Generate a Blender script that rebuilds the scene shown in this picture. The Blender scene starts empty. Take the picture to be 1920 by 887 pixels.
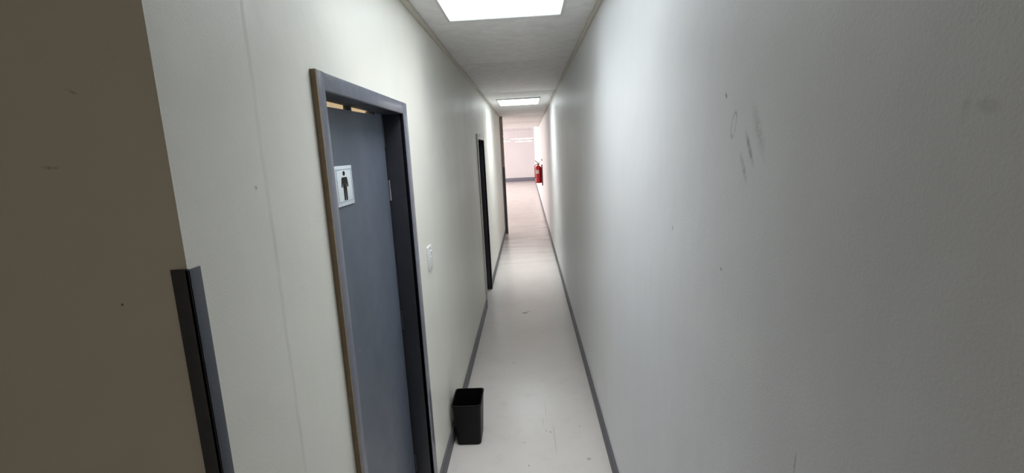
import bpy, bmesh, math, random
from mathutils import Vector, Matrix

random.seed(7)
C = bpy.context.scene.collection
scn = bpy.context.scene

# ------------------------------------------------------------------ camera
H_CAM = 1.857
cam_d = bpy.data.cameras.new('camera')
cam_d.sensor_fit = 'HORIZONTAL'
cam_d.sensor_width = 36.0
cam_d.lens = 921.2 / 1920 * 36.0
cam_d.clip_start = 0.02
cam = bpy.data.objects.new('camera', cam_d)
C.objects.link(cam)
yaw, pitch, roll = -0.0386, -0.1734, -0.0522
F = Vector((math.sin(yaw) * math.cos(pitch), math.cos(yaw) * math.cos(pitch), math.sin(pitch)))
R0 = Vector((math.cos(yaw), -math.sin(yaw), 0))
U0 = R0.cross(F)
R = R0 * math.cos(roll) + U0 * math.sin(roll)
U = -R0 * math.sin(roll) + U0 * math.cos(roll)
m = Matrix((R, U, -F)).transposed().to_4x4()
m.translation = Vector((0, 0, H_CAM))
cam.matrix_world = m
scn.camera = cam

# ------------------------------------------------------------------ world, exposure
w = bpy.data.worlds.new('world'); scn.world = w
w.use_nodes = True
w.node_tree.nodes['Background'].inputs[0].default_value = (1.0, 0.82, 0.6, 1)
w.node_tree.nodes['Background'].inputs[1].default_value = 0.165
vs = scn.view_settings
vs.view_transform = 'Standard'; vs.look = 'None'; vs.gamma = 1.0; vs.use_curve_mapping = False
vs.exposure = 0.2
LAMP_E = 2.0          # glow of the corridor diffusers
LAMP_W = 6.8         # light each corridor fitting throws down
LAMP_SPREAD = 118.0
DAY_W = 188.0          # daylight through each hall window
BATTEN_E = 3.0

def area(name, loc, size, direction, watts, col):
    d = bpy.data.lights.new(name, 'AREA')
    d.shape = 'RECTANGLE'; d.size, d.size_y = size
    d.energy = watts; d.color = col
    o = bpy.data.objects.new(name, d); C.objects.link(o)
    o.location = loc
    o.rotation_euler = Vector(direction).to_track_quat('-Z', 'Y').to_euler()
    return o
for wy, k in ((13.6, 0.40), (18.6, 0.95), (23.6, 1.45)):
    area('daylight', (-7.3, wy, 1.65), (3.4, 1.7), (1, 0, -0.12), DAY_W * k, (1.0, 0.92, 0.90))

# ------------------------------------------------------------------ materials
def srgb(r, g, b):
    f = lambda c: (c / 255 / 12.92) if c / 255 <= 0.04045 else ((c / 255 + 0.055) / 1.055) ** 2.4
    return (f(r), f(g), f(b), 1)

class NT:
    """small helper round a node tree"""
    def __init__(s, name):
        s.mat = bpy.data.materials.new(name); s.mat.use_nodes = True
        s.t = s.mat.node_tree; s.b = s.t.nodes['Principled BSDF']
        s.co = s.t.nodes.new('ShaderNodeTexCoord').outputs['Object']
    def link(s, a, b): s.t.links.new(a, b)
    def val(s, sock, v):
        if hasattr(v, 'links') or hasattr(v, 'is_linked'): s.link(v, sock)
        else: sock.default_value = v
    def math(s, op, a, b=None, c=None, clamp=False):
        n = s.t.nodes.new('ShaderNodeMath'); n.operation = op; n.use_clamp = clamp
        for i, v in enumerate((a, b, c)):
            if v is not None: s.val(n.inputs[i], v)
        return n.outputs[0]
    def noise(s, scale, detail=3, rough=0.55, stretch=None):
        n = s.t.nodes.new('ShaderNodeTexNoise')
        n.inputs['Scale'].default_value = scale; n.inputs['Detail'].default_value = detail
        n.inputs['Roughness'].default_value = rough
        if stretch:
            mp = s.t.nodes.new('ShaderNodeMapping'); mp.inputs['Scale'].default_value = stretch
            s.link(s.co, mp.inputs[0]); s.link(mp.outputs[0], n.inputs['Vector'])
        else: s.link(s.co, n.inputs['Vector'])
        return n.outputs['Fac']
    def ramp(s, fac, a, b, lo=0.3, hi=0.7):
        n = s.t.nodes.new('ShaderNodeMapRange'); n.clamp = True
        s.link(fac, n.inputs['Value'])
        n.inputs['From Min'].default_value = lo; n.inputs['From Max'].default_value = hi
        n.inputs['To Min'].default_value = a; n.inputs['To Max'].default_value = b
        return n.outputs[0]
    def mix(s, fac, a, b):
        n = s.t.nodes.new('ShaderNodeMix'); n.data_type = 'RGBA'
        s.val(n.inputs[0], fac); s.val(n.inputs[6], a); s.val(n.inputs[7], b)
        return n.outputs[2]
    def bump(s, h, strength, dist, prev=None):
        n = s.t.nodes.new('ShaderNodeBump')
        n.inputs['Strength'].default_value = strength; n.inputs['Distance'].default_value = dist
        s.link(h, n.inputs['Height'])
        if prev: s.link(prev, n.inputs['Normal'])
        return n.outputs[0]
    def xyz(s):
        n = s.t.nodes.new('ShaderNodeSeparateXYZ'); s.link(s.co, n.inputs[0]); return n.outputs
    def ellipse(s, u, v, cu, cv, ru, rv, ang=0.0, soft=0.5, ring=0.0):
        """mask, 1 inside an ellipse of the plane (u, v); ring > 0 keeps only its rim"""
        ca, sa = math.cos(ang), math.sin(ang)
        du = s.math('SUBTRACT', u, cu); dv = s.math('SUBTRACT', v, cv)
        a = s.math('MULTIPLY_ADD', du, ca / ru, s.math('MULTIPLY', dv, sa / ru))
        b = s.math('MULTIPLY_ADD', du, -sa / rv, s.math('MULTIPLY', dv, ca / rv))
        d = s.math('SQRT', s.math('ADD', s.math('MULTIPLY', a, a), s.math('MULTIPLY', b, b)))
        if ring:
            d = s.math('DIVIDE', s.math('ABSOLUTE', s.math('SUBTRACT', d, 1.0)), ring)
        n = s.t.nodes.new('ShaderNodeMapRange'); n.clamp = True; n.interpolation_type = 'SMOOTHSTEP'
        s.link(d, n.inputs['Value'])
        n.inputs['From Min'].default_value = 1 - soft; n.inputs['From Max'].default_value = 1 + soft
        n.inputs['To Min'].default_value = 1; n.inputs['To Max'].default_value = 0
        return n.outputs[0]

def simple(name, col, rough=0.5, metal=0.0, grain=0.0, gscale=60, spec=0.5):
    n = NT(name)
    n.b.inputs['Roughness'].default_value = rough
    n.b.inputs['Metallic'].default_value = metal
    n.b.inputs['Specular IOR Level'].default_value = spec
    f = n.noise(gscale, 3)
    k = 0.06 + grain
    a = tuple(c * (1 - k) for c in col[:3]) + (1,); b = tuple(min(1, c * (1 + k)) for c in col[:3]) + (1,)
    n.link(n.mix(n.ramp(f, 0, 1), a, b), n.b.inputs['Base Color'])
    if grain: n.link(n.bump(f, 0.15, 0.002), n.b.inputs['Normal'])
    return n.mat

def emit(name, col, strength):
    n = NT(name)
    n.b.inputs['Base Color'].default_value = (0.8, 0.8, 0.8, 1)
    n.b.inputs['Emission Color'].default_value = col
    n.b.inputs['Emission Strength'].default_value = strength
    f = n.noise(9, 2, 0.5, (1, 3, 1))
    n.link(n.ramp(f, strength * 0.93, strength * 1.07), n.b.inputs['Emission Strength'])
    return n.mat

def paint(name, base, marks=(), axes=(1, 2), cracks=(), rough=0.42):
    """satin wall paint: roller stipple, soft unevenness, scuffs at their own places"""
    n = NT(name)
    big = n.noise(1.3, 4, 0.6)
    streak = n.noise(7, 4, 0.6, (1.0, 1.0, 0.12))
    dirt = n.noise(16, 5, 0.7)
    a = tuple(c * 0.965 for c in base[:3]) + (1,)
    col = n.mix(n.ramp(big, 0, 1), a, base)
    col = n.mix(n.ramp(streak, 0, 0.5, 0.35, 0.75), col, tuple(c * 0.96 for c in base[:3]) + (1,))
    col = n.mix(n.ramp(dirt, 0, 0.35, 0.66, 0.8), col, tuple(c * 0.72 for c in base[:3]) + (1,))
    o = n.xyz(); u, v = o[axes[0]], o[axes[1]]
    h_extra = None
    for (cu, cv, ru, rv, ang, soft, ring, amt, dark) in marks:
        e = n.ellipse(u, v, cu, cv, ru, rv, ang, soft, ring)
        wob = n.ramp(n.noise(90, 3), 0.25, 1.0, 0.35, 0.6)
        e = n.math('MULTIPLY', n.math('MULTIPLY', e, amt), wob)
        col = n.mix(e, col, dark)
    n.link(col, n.b.inputs['Base Color'])
    n.link(n.ramp(streak, rough - 0.05, rough + 0.09), n.b.inputs['Roughness'])
    n.b.inputs['Specular IOR Level'].default_value = 0.55
    nb = n.bump(n.noise(2.2, 3, 0.5), 0.35, 0.035)
    nb = n.bump(n.noise(230, 3, 0.6), 0.28, 0.0016, nb)
    nb = n.bump(n.noise(38, 3, 0.6), 0.10, 0.003, nb)
    for (cu, c0, slope, wdt) in cracks:      # a thin raised plaster seam, nearly vertical
        wob = n.math('MULTIPLY', n.math('SUBTRACT', n.noise(5, 4), 0.5), 0.02)
        d = n.math('SUBTRACT', n.math('ADD', u, wob), cu)
        seam = n.ramp(d, 0.0, 1.0, -wdt, wdt)
        nb = n.bump(seam, 0.5, 0.003, nb)
    n.link(nb, n.b.inputs['Normal'])
    return n.mat

DK = srgb(70, 66, 62); DK2 = srgb(112, 106, 98)
WALL = srgb(244, 242, 232)
zc = H_CAM
right_marks = [
    (1.0712, zc + 0.0895, 0.0035, 0.006, -0.4, 0.5, 0, 0.9, DK),
    (1.0300, zc + 0.028, 0.010, 0.026, 0.35, 0.5, 0.18, 0.35, DK2),
    (0.9562, zc - 0.018, 0.006, 0.030, -0.5, 0.7, 0, 0.55, DK2),
    (0.9200, zc + 0.012, 0.012, 0.045, -0.5, 0.8, 0, 0.25, DK2),
    (0.9800, zc - 0.055, 0.006, 0.025, -0.5, 0.8, 0, 0.4, DK2),
    (1.0786, zc - 0.2847, 0.005, 0.003, 0.3, 0.5, 0, 0.85, DK),
    (0.4731, zc + 0.018, 0.010, 0.006, 0.2, 0.8, 0, 0.25, DK2),
    (0.4950, zc + 0.020, 0.004, 0.012, 0.2, 0.8, 0, 0.2, DK2),
    (0.7506, zc - 0.5361, 0.002, 0.018, 0.1, 0.6, 0, 0.7, DK2),
    (1.45, zc - 0.25, 0.006, 0.006, 0, 0.6, 0, 0.5, DK2),
]
left_marks = [
    (1.014, zc - 0.0494, 0.004, 0.004, 0.0, 0.6, 0, 0.8, DK2),
    (2.60, 0.95, 0.02, 0.004, 0.3, 0.7, 0, 0.3, DK2),
]
dark_marks = [
    (-0.6884, zc - 0.2215, 0.0045, 0.0022, 0.15, 0.6, 0, 0.95, srgb(40, 34, 28)),
    (-0.7647, zc + 0.0102, 0.012, 0.0022, -0.1, 0.7, 0, 0.6, DK),
    (-0.705, zc + 0.125, 0.010, 0.002, -0.4, 0.7, 0, 0.4, DK),
]
M = {}
M['wall_left'] = paint('cream_paint_left', WALL, left_marks, (1, 2), cracks=((1.056, 0, 0, 0.007),))
M['wall_right'] = paint('cream_paint_right', srgb(240, 241, 243), right_marks, (1, 2))
M['wall_return'] = paint('cream_paint_return', WALL, dark_marks, (0, 2))
M['wall_plain'] = paint('cream_paint', WALL)
M['hall'] = paint('hall_paint', srgb(246, 242, 244), rough=0.5)
M['ceiling'] = simple('ceiling_paint', srgb(243, 241, 239), 0.55, 0, 0.0, 14)
M['joint'] = simple('ceiling_joint', srgb(150, 145, 136), 0.7)
M['cornice'] = simple('cornice_paint', srgb(205, 198, 184), 0.5)
M['skirting'] = simple('grey_skirting', srgb(104, 103, 110), 0.5, 0, 0.05, 80)
M['skirting_pale'] = simple('pale_grey_skirting', srgb(138, 138, 150), 0.5, 0, 0.05, 80)  # skirting grey lightened, the hall's bright light put into its colour
M['edge_shade'] = simple('shaded_cream_edge', srgb(140, 122, 96), 0.6, 0, 0.06, 40)  # cream side of the frame, its shade put into the brown colour
M['nib'] = simple('brown_end', srgb(158, 144, 130), 0.5, 0, 0.05, 20)  # even brown, darker than the adjoining wall
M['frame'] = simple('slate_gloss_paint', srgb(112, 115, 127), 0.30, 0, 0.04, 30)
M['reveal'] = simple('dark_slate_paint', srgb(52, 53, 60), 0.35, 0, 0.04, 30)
M['leaf'] = None
M['frame_pale'] = simple('pale_frame', srgb(214, 208, 204), 0.35)  # near-white for the second door's head, near face and edge
M['guard'] = simple('grey_guard', srgb(72, 76, 86), 0.38, 0, 0.05, 40)
M['white_plastic'] = simple('white_plastic', srgb(232, 234, 232), 0.3)
M['sign_white'] = simple('sign_white', srgb(226, 234, 238), 0.28)
M['sign_edge'] = simple('sign_border', srgb(168, 184, 194), 0.3)
M['sign_black'] = simple('sign_black', srgb(22, 19, 19), 0.45, 0, 0, 60, 0.3)
M['bin'] = simple('black_plastic', srgb(9, 9, 11), 0.45, 0, 0.05, 120, 0.25)
M['fixture'] = simple('white_enamel', srgb(214, 214, 212), 0.4)
M['batten'] = emit('tube_glow', (1.0, 0.97, 0.92, 1), BATTEN_E)
M['red'] = simple('red_enamel', srgb(196, 20, 34), 0.28)
M['brass'] = simple('dull_brass', srgb(150, 120, 80), 0.4, 0.8)
M['black'] = simple('black_rubber', srgb(30, 28, 30), 0.5)
M['label'] = simple('paper_label', srgb(232, 206, 206), 0.5)
M['board'] = simple('dark_red_board', srgb(96, 44, 44), 0.5)
M['steel'] = simple('steel', srgb(190, 186, 190), 0.3, 1.0)
M['warmlamp'] = emit('warm_bulb', (1.0, 0.78, 0.54, 1), 150.0)

def leaf_mat():
    n = NT('door_slate_paint')
    base = srgb(102, 109, 122); dk = srgb(76, 83, 96)
    col = n.mix(n.ramp(n.noise(3.0, 4, 0.6, (1, 1, 0.4)), 0, 0.6), base, dk)
    col = n.mix(n.ramp(n.noise(45, 3, 0.7), 0, 0.6, 0.70, 0.78), col, srgb(128, 134, 144))
    o = n.xyz()
    for (cu, cv, ru, rv, amt, c) in (
            (1.643, zc - 0.1773, 0.006, 0.006, 0.8, srgb(196, 204, 212)),
            (1.4544, 1.47, 0.004, 0.010, 0.6, srgb(44, 46, 54)),
            (1.70, 1.16, 0.004, 0.007, 0.6, srgb(150, 156, 164)),
            (1.90, 1.40, 0.003, 0.020, 0.3, srgb(140, 148, 158))):
        e = n.math('MULTIPLY', n.ellipse(o[1], o[2], cu, cv, ru, rv, 0.2, 0.7), amt)
        col = n.mix(e, col, c)
    n.link(col, n.b.inputs['Base Color'])
    n.link(n.ramp(n.noise(6, 4, 0.6), 0.32, 0.46), n.b.inputs['Roughness'])
    n.link(n.bump(n.noise(14, 4), 0.2, 0.004), n.b.inputs['Normal'])
    return n.mat
M['leaf'] = leaf_mat()

def floor_mat():
    n = NT('cream_floor_coating')
    base = srgb(240, 234, 229)
    col = n.mix(n.ramp(n.noise(1.6, 5, 0.6), 0, 1), base, srgb(234, 227, 221))
    col = n.mix(n.ramp(n.noise(9, 5, 0.7), 0, 0.35, 0.54, 0.74), col, srgb(216, 208, 200))
    col = n.mix(n.ramp(n.noise(40, 4, 0.7), 0, 0.4, 0.74, 0.84), col, srgb(172, 165, 158))
    # worn crosswise creases further down the passage
    cr = n.noise(2.4, 4, 0.6, (0.35, 2.2, 1))
    o = n.xyz()
    far = n.math('MULTIPLY', n.ramp(o[1], 0, 1, 7.0, 10.0), n.ramp(o[1], 1, 0, 12.0, 15.0))
    col = n.mix(n.math('MULTIPLY', n.ramp(cr, 0, 0.6, 0.50, 0.64), far), col, srgb(184, 170, 154))
    for (cu, cv, ru, rv, ang, amt) in (
            (-0.110, 5.440, 0.028, 0.020, 0.2, 0.8), (-0.075, 5.475, 0.030, 0.008, 0.9, 0.7),
            (0.0716, 2.998, 0.004, 0.008, 0, 0.7), (0.044, 3.012, 0.004, 0.006, 0, 0.6),
            (-0.102, 2.886, 0.006, 0.004, 0.5, 0.7), (-0.072, 2.652, 0.003, 0.008, 0, 0.7),
            (0.026, 3.131, 0.002, 0.05, 0, 0.3), (0.0965, 2.935, 0.0025, 0.16, 0.02, 0.3),
            (0.272, 3.057, 0.004, 0.006, 0, 0.6), (0.29, 2.70, 0.012, 0.012, 0, 0.4),
            (0.05, 3.30, 0.002, 0.10, 0.0, 0.25), (-0.20, 4.1, 0.006, 0.012, 0, 0.4)):
        e = n.math('MULTIPLY', n.ellipse(o[0], o[1], cu, cv, ru, rv, ang, 0.7), amt)
        col = n.mix(e, col, srgb(112, 106, 104))
    n.link(col, n.b.inputs['Base Color'])
    n.link(n.ramp(n.noise(3, 1, 0.5), 0.22, 0.27), n.b.inputs['Roughness'])
    n.b.inputs['Specular IOR Level'].default_value = 0.42
    nb = n.bump(n.noise(2.0, 2), 0.12, 0.006)
    nb = n.bump(n.noise(60, 2), 0.03, 0.001, nb)
    n.link(nb, n.b.inputs['Normal'])
    return n.mat
M['floor'] = floor_mat()

# ------------------------------------------------------------------ mesh helpers
def bx(bm, x0, x1, y0, y1, z0, z1, bev=0.0, mi=0):
    vs_ = [bm.verts.new((x, y, z)) for x in (x0, x1) for y in (y0, y1) for z in (z0, z1)]
    q = [(0, 1, 3, 2), (4, 6, 7, 5), (0, 4, 5, 1), (2, 3, 7, 6), (0, 2, 6, 4), (1, 5, 7, 3)]
    fs = [bm.faces.new([vs_[i] for i in f]) for f in q]
    for f in fs: f.material_index = mi
    if bev:
        es = list({e for f in fs for e in f.edges})
        bmesh.ops.bevel(bm, geom=es, offset=bev, segments=2, affect='EDGES', profile=0.5)
def tube(bm, pts, rad, n=10):
    rings = []
    for i, p in enumerate(pts):
        p = Vector(p)
        t = (Vector(pts[min(i + 1, len(pts) - 1)]) - Vector(pts[max(i - 1, 0)])).normalized()
        a = t.orthogonal().normalized() if i == 0 else (rings_a - t * rings_a.dot(t)).normalized()
        rings_a = a; b = t.cross(a)
        r = rad[i] if isinstance(rad, (list, tuple)) else rad
        rings.append([bm.verts.new(p + a * r * math.cos(2 * math.pi * k / n) + b * r * math.sin(2 * math.pi * k / n)) for k in range(n)])
    for r0, r1 in zip(rings, rings[1:]):
        for k in range(n):
            bm.faces.new((r0[k], r0[(k + 1) % n], r1[(k + 1) % n], r1[k]))
    bm.faces.new(list(reversed(rings[0]))); bm.faces.new(rings[-1])
def lathe(bm, cx, cy, prof, n=28):
    rings = []
    for r, z in prof:
        rings.append([bm.verts.new((cx + r * math.cos(2 * math.pi * k / n), cy + r * math.sin(2 * math.pi * k / n), z)) for k in range(n)])
    for r0, r1 in zip(rings, rings[1:]):
        for k in range(n):
            bm.faces.new((r0[k], r0[(k + 1) % n], r1[(k + 1) % n], r1[k]))
    bm.faces.new(list(reversed(rings[0]))); bm.faces.new(rings[-1])
def obj(name, bm, mats, parent=None, smooth=False):
    bmesh.ops.recalc_face_normals(bm, faces=bm.faces[:])
    me = bpy.data.meshes.new(name); bm.to_mesh(me); bm.free()
    for mt in (mats if isinstance(mats, (list, tuple)) else [mats]): me.materials.append(mt)
    if smooth:
        for p in me.polygons: p.use_smooth = True
        me.set_sharp_from_angle(angle=math.radians(40))
    o = bpy.data.objects.new(name, me); C.objects.link(o)
    if parent:
        o.parent = parent
        o.matrix_parent_inverse = Matrix.Translation(parent.location).inverted()
    return o
def boxes(name, lst, mats, parent=None, bev=0.0):
    bm = bmesh.new()
    for b in lst: bx(bm, *b, bev=bev)
    return obj(name, bm, mats, parent, smooth=bev > 0)
def struct(name, lst, mat, parent=None, bev=0.0):
    o = boxes(name, lst, mat, parent, bev)
    if not parent: o['kind'] = 'structure'
    return o
def thing(name, label, cat, loc=(0, 0, 0), group=None, kind=None):
    o = bpy.data.objects.new(name, None); C.objects.link(o)
    o.empty_display_size = 0.1
    o.location = loc
    if label: o['label'] = label
    if cat: o['category'] = cat
    if group: o['group'] = group
    if kind: o['kind'] = kind
    return o
def tag(o, label, cat, group=None):
    o['label'] = label; o['category'] = cat
    if group: o['group'] = group
    return o
def copy_tree(o, parent=None):
    c = o.copy(); C.objects.link(c)
    if parent: c.parent = parent
    for ch in [x for x in bpy.data.objects if x.parent == o]: copy_tree(ch, c)
    return c

# ------------------------------------------------------------------ the shell
XL, XR = -0.5692, 0.4201            # corridor wall faces
ZC = 0.7412 + H_CAM                 # corridor ceiling
T = 0.12                            # wall thickness
Y0 = 0.774                          # left corner
YN = 11.0                           # end of the left wall
YB = 16.85                          # end of the corridor ceiling
YF = 29.6                           # far hall wall
HX = -7.0                           # left side of the hall
HZ = 3.25                           # hall ceiling
D1 = (1.400, 2.285, 0.1915 + H_CAM)   # door 1 opening y0, y1, head
D2 = (5.735, 6.500, 0.148 + H_CAM)

fl = struct('floor', [(-7.3, 0.62, -3.2, YF + .2, -0.12, 0.0)], M['floor'])
struct('wall_left', [
    (XL - T, XL, Y0, D1[0], 0, ZC + .02), (XL - T, XL, D1[0], D1[1], D1[2] + .013, ZC + .02),
    (XL - T, XL, D1[1], D2[0], 0, ZC + .02), (XL - T, XL, D2[0], D2[1], D2[2] + .013, ZC + .02),
    (XL - T, XL, D2[1], YN, 0, ZC + .02)], M['wall_left'])
struct('wall_left_return', [(-2.6, XL - T, Y0, Y0 + T, 0, ZC + .02)], M['wall_return'])
# the near corner faces both ways: give its short end the return wall's paint
struct('wall_right', [(XR, XR + .2, -3.2, YF, 0, HZ)], M['wall_right'])
struct('wall_lobby_left', [(-2.72, -2.6, -3.2, Y0 + T, 0, ZC + .02)], M['wall_plain'])
struct('wall_washroom_back', [(-2.3, -2.2, Y0 + T, 3.4, 0, ZC + .02)], M['wall_plain'])
struct('wall_washroom_end', [(-2.2, XL - T, 3.3, 3.4, 0, ZC + .02)], M['wall_plain'])
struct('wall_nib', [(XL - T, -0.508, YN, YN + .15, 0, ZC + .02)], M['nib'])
struct('wall_hall_front', [(HX, XL - T, YN + .03, YN + .15, 0, HZ)], M['hall'])
struct('wall_far', [(HX, XR, YF, YF + .15, 0, HZ)], M['hall'])
wl = [(HX - .15, HX, YN, YF, 0, 0.8), (HX - .15, HX, YN, YF, 2.5, HZ)]
ys = [YN, 11.9, 15.3, 16.9, 20.3, 21.9, 25.3, YF]
for a, b in zip(ys[0::2], ys[1::2]): wl.append((HX - .15, HX, a, b, 0.8, 2.5))
struct('wall_hall_left', wl, M['hall'])

# ceiling: painted boards with open joints under a backing slab
ceil = struct('ceiling', [(-2.72, XR, -3.2, YN + .15, ZC + .012, ZC + .15), (HX, XR, YN + .15, YB, ZC + .012, ZC + .15)], M['joint'])
joints = [-3.2, -2.44, -0.18, 2.08, 4.34, 6.60, 8.86, 11.12, 13.4, 15.66, YB]
for a, b in zip(joints, joints[1:]):
    dz = random.uniform(-0.002, 0.002)
    boxes('ceiling_board', [(XL + 0.002, XR - 0.002, a + .003, b - .003, ZC + dz, ZC + .0125)], M['ceiling'], ceil, bev=0.0015)
boxes('ceiling_board', [(-2.6, XL - T, -3.2, 3.4, ZC, ZC + .0125)], M['ceiling'], ceil)
boxes('ceiling_board', [(HX, XL, YN + .15, YB, ZC, ZC + .0125)], M['ceiling'], ceil)
struct('ceiling_hall', [(HX - .15, XR + .2, YB, YF + .15, HZ - .25, HZ - .1), (HX, XR, YB, YB + .06, ZC + .02, HZ)], M['hall'])

for nm, x0, x1 in (('trim_1', XL, XL + .028), ('trim_2', XR - .028, XR)):
    tr = thing(nm, None, None, (0, 0, 0), kind='structure')
    y = Y0 if nm == 'trim_1' else -3.2
    end = YN if nm == 'trim_1' else YB
    k = 0
    while y < end:
        y2 = min(end, y + (2.26 if k else 0.68))
        s = random.choice((0.0, 0.006, -0.007)); dz = random.choice((0.0, 0.004))
        if nm == 'trim_1': bb = (x0, x1 + s, y, y2 - .004, ZC - .014 - dz, ZC - .0021)
        else: bb = (x0 - s, x1, y, y2 - .004, ZC - .014 - dz, ZC - .0021)
        boxes('cornice_strip', [bb], M['cornice'], tr, bev=0.003)
        y = y2; k += 1

# skirtings
SK = 0.0115; SH = 0.10
sl = thing('baseboard_left', None, None, (XL, Y0, 0), kind='structure')
for a, b in ((Y0 + .035, D1[0] - .045), (D1[1] + .072, D2[0] - .045), (D2[1] + .045, YN)):
    boxes('skirting_board', [(XL, XL + SK, a, b, 0, SH)], M['skirting'], sl, bev=0.002)
sr = thing('baseboard_right', None, None, (XR, 0, 0), kind='structure')
y = -3.0
while y < YF - .1:
    y2 = min(YF, y + 2.7)
    boxes('skirting_board', [(XR - SK - random.uniform(0, .0015), XR, y, y2 - .003, 0, SH + random.uniform(-.001, .001))], M['skirting'], sr, bev=0.002)
    y = y2
sf = thing('baseboard_far', None, None, (HX, YF, 0), kind='structure')
boxes('skirting_board', [(HX, XR - .02, YF - .02, YF, 0, 0.22)], M['skirting_pale'], sf, bev=0.003)

# ------------------------------------------------------------------ doors
PR = 0.016
XLF = -0.650                           # face of the door leaf
def door(name, D, pale_head, label, lw=0.042, rw=0.072, hh=0.05, front=None):
    y0, y1, zt = D
    t = thing(name, label, None, (XL, (y0 + y1) / 2, 0), kind='structure')
    mf = M['frame']; mp = M['frame_pale'] if pale_head else M['frame']
    xb = XL - T; xf = XL + PR
    # jambs: lining of the reveal plus the face that laps over the wall
    bm = bmesh.new()
    bx(bm, xb, xf - .001, y0 - .002, y0 + .0035, 0, zt, .001)
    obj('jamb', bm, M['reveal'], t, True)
    boxes('jamb_face', [(XL - .004, xf, y0 - lw, y0 + .004, 0, zt + hh)], mp, t, bev=.0006)
    boxes('outer_edge', [(XL - .004, xf, y0 - lw - .008, y0 - lw - .0002, 0, zt + hh)], mp if pale_head else M['edge_shade'], t)
    bm = bmesh.new()
    bx(bm, xb, xf - .001, y1 - .004, y1 + .002, 0, zt, .001)
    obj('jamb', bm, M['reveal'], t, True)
    boxes('jamb_face', [(XL - .004, xf, y1 - .004, y1 + rw, 0, zt + hh)], mf, t, bev=.003)
    bm = bmesh.new()
    bx(bm, XLF + .003, xf - .001, y0 + .004, y1 - .004, zt - .003, zt + .003, .001)
    bx(bm, xb, XLF + .003, y0 + .004, y1 - .004, zt + .010, zt + .0128)
    bx(bm, XLF, XLF + .004, y0 + .004, y1 - .004, zt, zt + .0128)
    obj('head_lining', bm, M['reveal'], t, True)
    boxes('head_face', [(XL - .004, xf - .0005, y0 + .0045, y1 - .0045, zt, zt + hh)], mp, t, bev=.003)
    return t
d1 = door('door_1', D1, False, 'slate grey washroom door set deep in a grey frame')
# right frame member of door 1 shows a narrow face only
bm = bmesh.new()
y0, y1, zt = D1
zl, zm_, zr = 0.169 + H_CAM, 0.181 + H_CAM, 0.199 + H_CAM
prof = [(y0 + .008, 0.008), (y1 - .012, 0.008), (y1 - .012, zr), (2.172, zr), (2.158, zm_), (y0 + .008, zl)]
f0 = [bm.verts.new((XLF, a, b)) for a, b in prof]; f1 = [bm.verts.new((XLF - .04, a, b)) for a, b in prof]
bm.faces.new(f0); bm.faces.new(f1[::-1])
for i in range(6): bm.faces.new((f0[i], f0[(i + 1) % 6], f1[(i + 1) % 6], f1[i]))
leaf = obj('leaf', bm, M['leaf'], d1)
for z in (0.25, 1.02, 1.655):
    bm = bmesh.new()
    tube(bm, [(XLF + .004, y1 - .008, z + k) for k in (0, .03, .031, .062, .063, .095)], [.005, .005, .0046, .0046, .005, .005], 10)
    bx(bm, XLF + .0002, XLF + .002, y1 - .012, y1 - .005, z, z + .095)
    obj('hinge', bm, M['steel'] if z > 1.5 else M['reveal'], d1, True)
boxes('gap_glint', [(XLF - .004, XLF + .0012, y1 - .0075, y1 - .0045, zc + .045, zc + .188)], M['steel'], d1, bev=.0004)  # bright strip standing in for the line of light beside the leaf
boxes('top_latch', [(XLF - .03, XLF - .012, 1.875, 1.915, zc + .172, zc + .198)], M['guard'], d1, bev=.002)

d2 = door('door_2', D2, True, 'dark recessed doorway with pale frame further down the left wall', lw=.04, rw=.04, hh=.058)
boxes('leaf', [(XLF - .045, XLF - .005, D2[0] + .008, D2[1] - .008, .008, D2[2] - .006)], M['leaf'], d2, bev=.002)

# ------------------------------------------------------------------ sign on door 1
sg = thing('restroom_sign', 'white square plaque with a black standing man pictogram on the grey door', 'sign', (XLF, 1.722, zc - .092))
sy0, sy1, sz0, sz1 = 1.640, 1.800, zc - .1615, zc - .0225
boxes('plate', [(XLF + .0005, XLF + .0045, sy0, sy1, sz0, sz1)], M['sign_white'], sg, bev=.0012)
b = .0025; xs0, xs1 = XLF + .0044, XLF + .0054
g = .014
boxes('border', [(xs0, xs1, sy0 + .004, sy1 - .006, sz1 - g, sz1 - g + b), (xs0, xs1, sy0 + .004, sy1 - .006, sz0 + g, sz0 + g + b),
                 (xs0, xs1, sy1 - .012, sy1 - .012 + b * 1.4, sz0 + g + b, sz1 - g), (xs0, xs1, sy0 + .008, sy0 + .008 + b * 1.4, sz0 + g + b, sz1 - g)], M['sign_edge'], sg)
def poly_prism(bm, pts, x0, x1):
    a = [bm.verts.new((x0, p[0], p[1])) for p in pts]; c = [bm.verts.new((x1, p[0], p[1])) for p in pts]
    bm.faces.new(a[::-1]); bm.faces.new(c)
    for i in range(len(pts)):
        j = (i + 1) % len(pts); bm.faces.new((a[i], a[j], c[j], c[i]))
fy, fz = 1.718, sz0 + .0185            # feet
fh = .102                               # figure height
def P(u, v): return (fy + u * .135, fz + v * fh)
bm = bmesh.new()
poly_prism(bm, [P(.078 * math.cos(a), .92 + .08 * math.sin(a)) for a in [2 * math.pi * k / 16 for k in range(16)]], xs0, xs1)
tor = [(-.20, .74), (-.16, .79), (.16, .79), (.20, .74), (.245, .46), (.175, .45), (.135, .66), (.12, .40),
       (.115, .0), (.02, .0), (.012, .36), (-.012, .36), (-.02, .0), (-.115, .0), (-.12, .40), (-.135, .66), (-.175, .45), (-.245, .46)]
poly_prism(bm, [P(*p) for p in tor], xs0, xs1)
obj('pictogram', bm, M['sign_black'], sg)

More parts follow.
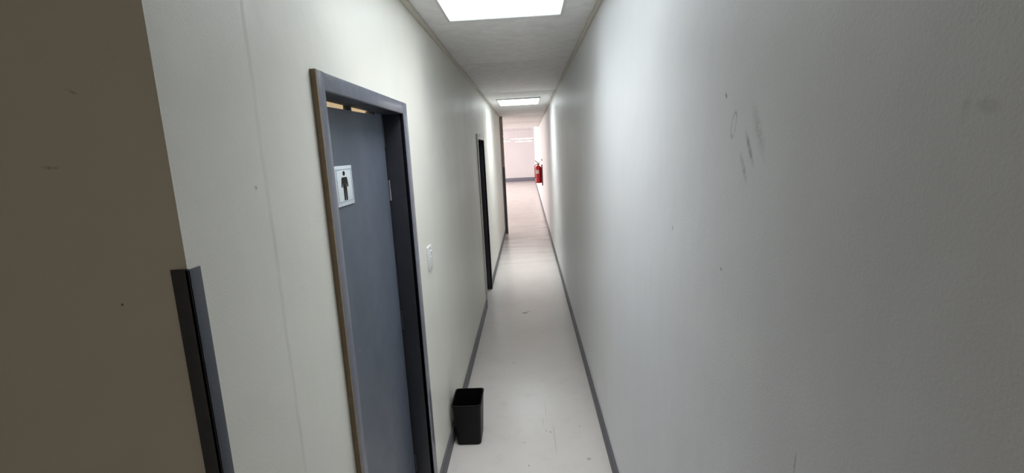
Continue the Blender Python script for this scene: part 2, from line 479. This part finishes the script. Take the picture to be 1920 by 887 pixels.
# ------------------------------------------------------------------ corner guards
bm = bmesh.new()
gz = 1.733 - .043
bx(bm, XL - .003, XL + .003, Y0 - .003, Y0 + .029, 0, gz, .0008)
bx(bm, XL - .0275, XL + .003, Y0 - .003, Y0 + .001, 0, gz + .0015, .0008)
tag(obj('corner_guard', bm, M['guard'], None, True), 'tall grey angle guard on the near left wall corner', 'corner guard')
bm = bmesh.new()
bx(bm, -.511, -.505, YN - .003, YN + .04, 0, 1.50, .0008); bx(bm, -.553, -.505, YN - .003, YN + .001, 0, 1.50, .0008)
tag(obj('corner_guard', bm, M['guard'], None, True), 'thin dark angle guard on the far wall end at the passage mouth', 'corner guard')

# ------------------------------------------------------------------ light switches
def light_switch(y0, y1, z0, z1, label):
    s = thing('light_switch', label, 'light switch', (XL, (y0 + y1) / 2, (z0 + z1) / 2))
    boxes('plate', [(XL, XL + .011, y0, y1, z0, z1)], M['white_plastic'], s, bev=.003)
    ym = (y0 + y1) / 2; zm = z0 + (z1 - z0) * .60
    for k in (-1, 1):
        bm = bmesh.new()
        c = zm + k * .016
        vs_ = [(XL + .010, c - .010), (XL + .0125, c - .010), (XL + .0165, c + .010), (XL + .010, c + .010)]
        a = [bm.verts.new((x, ym - .010, z)) for x, z in vs_]; d = [bm.verts.new((x, ym + .010, z)) for x, z in vs_]
        bm.faces.new(a); bm.faces.new(d[::-1])
        for i in range(4): bm.faces.new((a[i], a[(i + 1) % 4], d[(i + 1) % 4], d[i]))
        obj('rocker', bm, M['white_plastic'], s)
    for z in (z0 + .012, z1 - .012):
        bm = bmesh.new(); tube(bm, [(XL + .010, ym, z), (XL + .0122, ym, z)], .0035, 10); obj('screw', bm, M['steel'], s)
    return s
light_switch(2.600, 2.705, zc - .628, zc - .497, 'white two-rocker light switch between the washroom door and the bin')
light_switch(10.45, 10.53, 1.24, 1.36, 'tiny white light switch far along the left wall before its end')

# ------------------------------------------------------------------ ceiling lights
def ceiling_light(y0, y1, label, watts, glow):
    x0, x1 = -0.392, 0.217
    t = thing('ceiling_light', label, 'ceiling light', ((x0 + x1) / 2, (y0 + y1) / 2, ZC), 'corridor ceiling lights')
    zb = ZC - .022; e = .014
    for bb in ((x0 - e, x1 + e, y0 - e, y0, zb, ZC - .002), (x0 - e, x1 + e, y1, y1 + e, zb, ZC - .002),
               (x0 - e, x0, y0, y1, zb, ZC - .002), (x1, x1 + e, y0, y1, zb, ZC - .002)):
        boxes('frame_rail', [bb], M['fixture'], t, bev=.002)
    bm = bmesh.new()                     # shallow moulded diffuser
    n = 10
    rows = []
    for i in range(n + 1):
        u = i / n; row = []
        for j in range(n + 1):
            v = j / n
            s = min(1, 6 * min(u, 1 - u)) * min(1, 6 * min(v, 1 - v))
            row.append(bm.verts.new((x0 + .001 + (x1 - x0 - .002) * u, y0 + .001 + (y1 - y0 - .002) * v, ZC - .016 - .016 * s)))
        rows.append(row)
    for i in range(n):
        for j in range(n): bm.faces.new((rows[i][j], rows[i][j + 1], rows[i + 1][j + 1], rows[i + 1][j]))
    o = obj('diffuser', bm, emit('lamp_diffuser', (0.88, 0.96, 1.0, 1), LAMP_E * glow), t, True)
    # make sure the glowing side looks down
    if o.data.polygons[0].normal.z > 0: o.data.flip_normals()
    a = area('tube_glow', ((x0 + x1) / 2, (y0 + y1) / 2, ZC - .034), (x1 - x0 - .06, y1 - y0 - .06), (0, 0, -1), watts, (0.93, 0.97, 1.0))
    a.data.spread = math.radians(LAMP_SPREAD)
    return t
ceiling_light(1.45, 2.878, 'large glowing rectangular ceiling light cut by the top of the picture', LAMP_W, 1.0)
ceiling_light(7.33, 8.27, 'smaller looking glowing ceiling light further along the passage', LAMP_W * 1.25, 1.95)

# ------------------------------------------------------------------ waste bin
bn = thing('waste_bin', 'black plastic rectangular open waste bin against the left skirting', 'waste bin', (-.46, 2.96, 0))
def rrect(x0, x1, y0, y1, r, z, bm, n=5):
    pts = []
    for cx, cy, a0 in ((x1 - r, y1 - r, 0), (x0 + r, y1 - r, 90), (x0 + r, y0 + r, 180), (x1 - r, y0 + r, 270)):
        for k in range(n + 1):
            a = math.radians(a0 + 90 * k / n); pts.append(bm.verts.new((cx + r * math.cos(a), cy + r * math.sin(a), z)))
    return pts
bm = bmesh.new()
bt = (-.5335, -.380, 2.878, 3.062); tp = (-.551, -.3645, 2.858, 3.092); bh = .282
def lerp(a, b, t): return [p + (q - p) * t for p, q in zip(a, b)]
secs = []
for tt, off, z in ((0, .006, 0.0), (0.02, 0, .006), (.5, 0, .14), (1.0, 0, bh)):
    r = lerp(bt, tp, tt); secs.append(rrect(r[0] + off, r[1] - off, r[2] + off, r[3] - off, .022, z, bm))
for tt, off, z in ((1.0, .003, bh), (.5, .003, .14), (.02, .003, .009)):
    r = lerp(bt, tp, tt); secs.append(rrect(r[0] + off, r[1] - off, r[2] + off, r[3] - off, .02, z, bm))
for s0, s1 in zip(secs, secs[1:]):
    for k in range(len(s0)): bm.faces.new((s0[k], s0[(k + 1) % len(s0)], s1[(k + 1) % len(s0)], s1[k]))
bm.faces.new(secs[0][::-1]); bm.faces.new(secs[-1])
obj('body', bm, M['bin'], bn, True)
bm = bmesh.new()
r = tp; ss = []
for off, z in ((-.003, bh - .008), (-.003, bh + .002), (.004, bh + .002), (.004, bh - .001), (.0005, bh - .001), (.0005, bh - .008)):
    ss.append(rrect(r[0] + off, r[1] - off, r[2] + off, r[3] - off, .022, z, bm))
ss.append(ss[0])
for s0, s1 in zip(ss, ss[1:]):
    for k in range(len(s0)): bm.faces.new((s0[k], s0[(k + 1) % len(s0)], s1[(k + 1) % len(s0)], s1[k]))
obj('rim', bm, M['bin'], bn, True)

# ------------------------------------------------------------------ fire extinguisher
EX, EY, EZ = .304, 14.2, zc - .962
fe = thing('fire_extinguisher', 'red fire extinguisher hung on the right wall in the bright far room', 'extinguisher', (EX, EY, EZ))
bm = bmesh.new()
lathe(bm, EX, EY, [(.078, EZ), (.088, EZ + .01), (.088, EZ + .42), (.082, EZ + .45), (.060, EZ + .478), (.030, EZ + .492), (.026, EZ + .51)])
obj('cylinder', bm, M['red'], fe, True)
bm = bmesh.new(); n = 10
a0, a1 = math.radians(215), math.radians(280)
lo = [bm.verts.new((EX + .0886 * math.cos(a0 + (a1 - a0) * k / n), EY + .0886 * math.sin(a0 + (a1 - a0) * k / n), EZ + .27)) for k in range(n + 1)]
hi = [bm.verts.new((v.co.x, v.co.y, EZ + .37)) for v in lo]
for k in range(n): bm.faces.new((lo[k], lo[k + 1], hi[k + 1], hi[k]))
obj('paper_label', bm, M['label'], fe)
bm = bmesh.new(); lathe(bm, EX, EY, [(.02, EZ + .505), (.024, EZ + .515), (.024, EZ + .55), (.015, EZ + .56)], 14)
obj('valve', bm, M['brass'], fe, True)
bm = bmesh.new()
tube(bm, [(EX, EY, EZ + .555), (EX - .035, EY - .01, EZ + .60), (EX - .085, EY - .02, EZ + .635)], [.012, .010, .008], 8)
obj('handle', bm, M['black'], fe, True)
bm = bmesh.new()
tube(bm, [(EX, EY, EZ + .545), (EX + .03, EY - .01, EZ + .565), (EX + .06, EY - .02, EZ + .605)], [.010, .008, .007], 8)
obj('carry_handle', bm, M['brass'], fe, True)
bm = bmesh.new()
tube(bm, [(EX - .02, EY, EZ + .53), (EX - .07, EY - .02, EZ + .52), (EX - .10, EY - .03, EZ + .47), (EX - .100, EY - .03, EZ + .42),
          (EX - .099, EY - .03, EZ + .25), (EX - .098, EY - .03, EZ + .12)], .011, 8)
obj('hose', bm, M['red'], fe, True)
bm = bmesh.new(); tube(bm, [(EX + .02, EY - .02, EZ + .535), (EX + .02, EY - .04, EZ + .535)], .02, 12)
obj('gauge', bm, M['brass'], fe, True)
bb = boxes('backing_board', [(XR - .026, XR, EY - .17, EY + .17, zc - 1.03, zc - .445)], M['board'], None, bev=.004)
tag(bb, 'narrow dark red board on the wall behind the red extinguisher', 'board')
hk = boxes('wall_bracket', [(XR - .02, XR, EY - .02, EY + .02, zc - .335, zc - .285)], M['guard'], None, bev=.004)
tag(hk, 'tiny dark bracket on the white wall above the red extinguisher', 'bracket')

# ------------------------------------------------------------------ hall ceiling battens
def tube_light(xc, yc, zb, ln, label):
    t = thing('tube_light', label, 'tube light', (xc, yc, zb), 'tube lights in the far room')
    boxes('housing', [(xc - ln / 2, xc + ln / 2, yc - .04, yc + .04, zb + .030, zb + .048)], M['fixture'], t, bev=.004)
    bm = bmesh.new(); tube(bm, [(xc - ln / 2 + .02, yc, zb + .016), (xc + ln / 2 - .02, yc, zb + .016)], .013, 10)
    obj('tube', bm, M['batten'], t, True)
    for s in (-1, 1):
        boxes('end_cap', [(xc + s * (ln / 2 - .01) - .012, xc + s * (ln / 2 - .01) + .012, yc - .03, yc + .03, zb, zb + .034)], M['fixture'], t)
        bm = bmesh.new(); tube(bm, [(xc + s * ln * .35, yc, zb + .046), (xc + s * ln * .35, yc, HZ - .24)], .003, 6)
        obj('hanging_rod', bm, M['fixture'], t)
    return t
tube_light(-.19, 23.1, zc + .488, 1.08, 'long hanging tube light, the upper one right of centre in the far room')
tube_light(-.145, 28.1, zc + .447, .95, 'hanging tube light just below the longest one, near the far wall')
tube_light(-1.30, 27.0, zc + .475, .92, 'hanging tube light at left, partly hidden by the wall end')
tube_light(-1.25, 17.6, zc + .49, .96, 'nearest tube light at left, only its tip showing past the wall end')

# washroom bulb behind door 1
wb = thing('ceiling_bulb', 'warm bulb in the washroom behind the slate door, glowing through its top gap', 'bulb', (-1.45, 1.9, ZC))
bm = bmesh.new(); lathe(bm, -1.45, 1.9, [(.03, ZC - .03), (.05, ZC - .001)], 16); obj('lamp_holder', bm, M['white_plastic'], wb, True)
bm = bmesh.new(); lathe(bm, -1.45, 1.9, [(.01, ZC - .15), (.035, ZC - .135), (.045, ZC - .10), (.03, ZC - .06), (.02, ZC - .03)], 16)
obj('bulb_glass', bm, M['warmlamp'], wb, True)
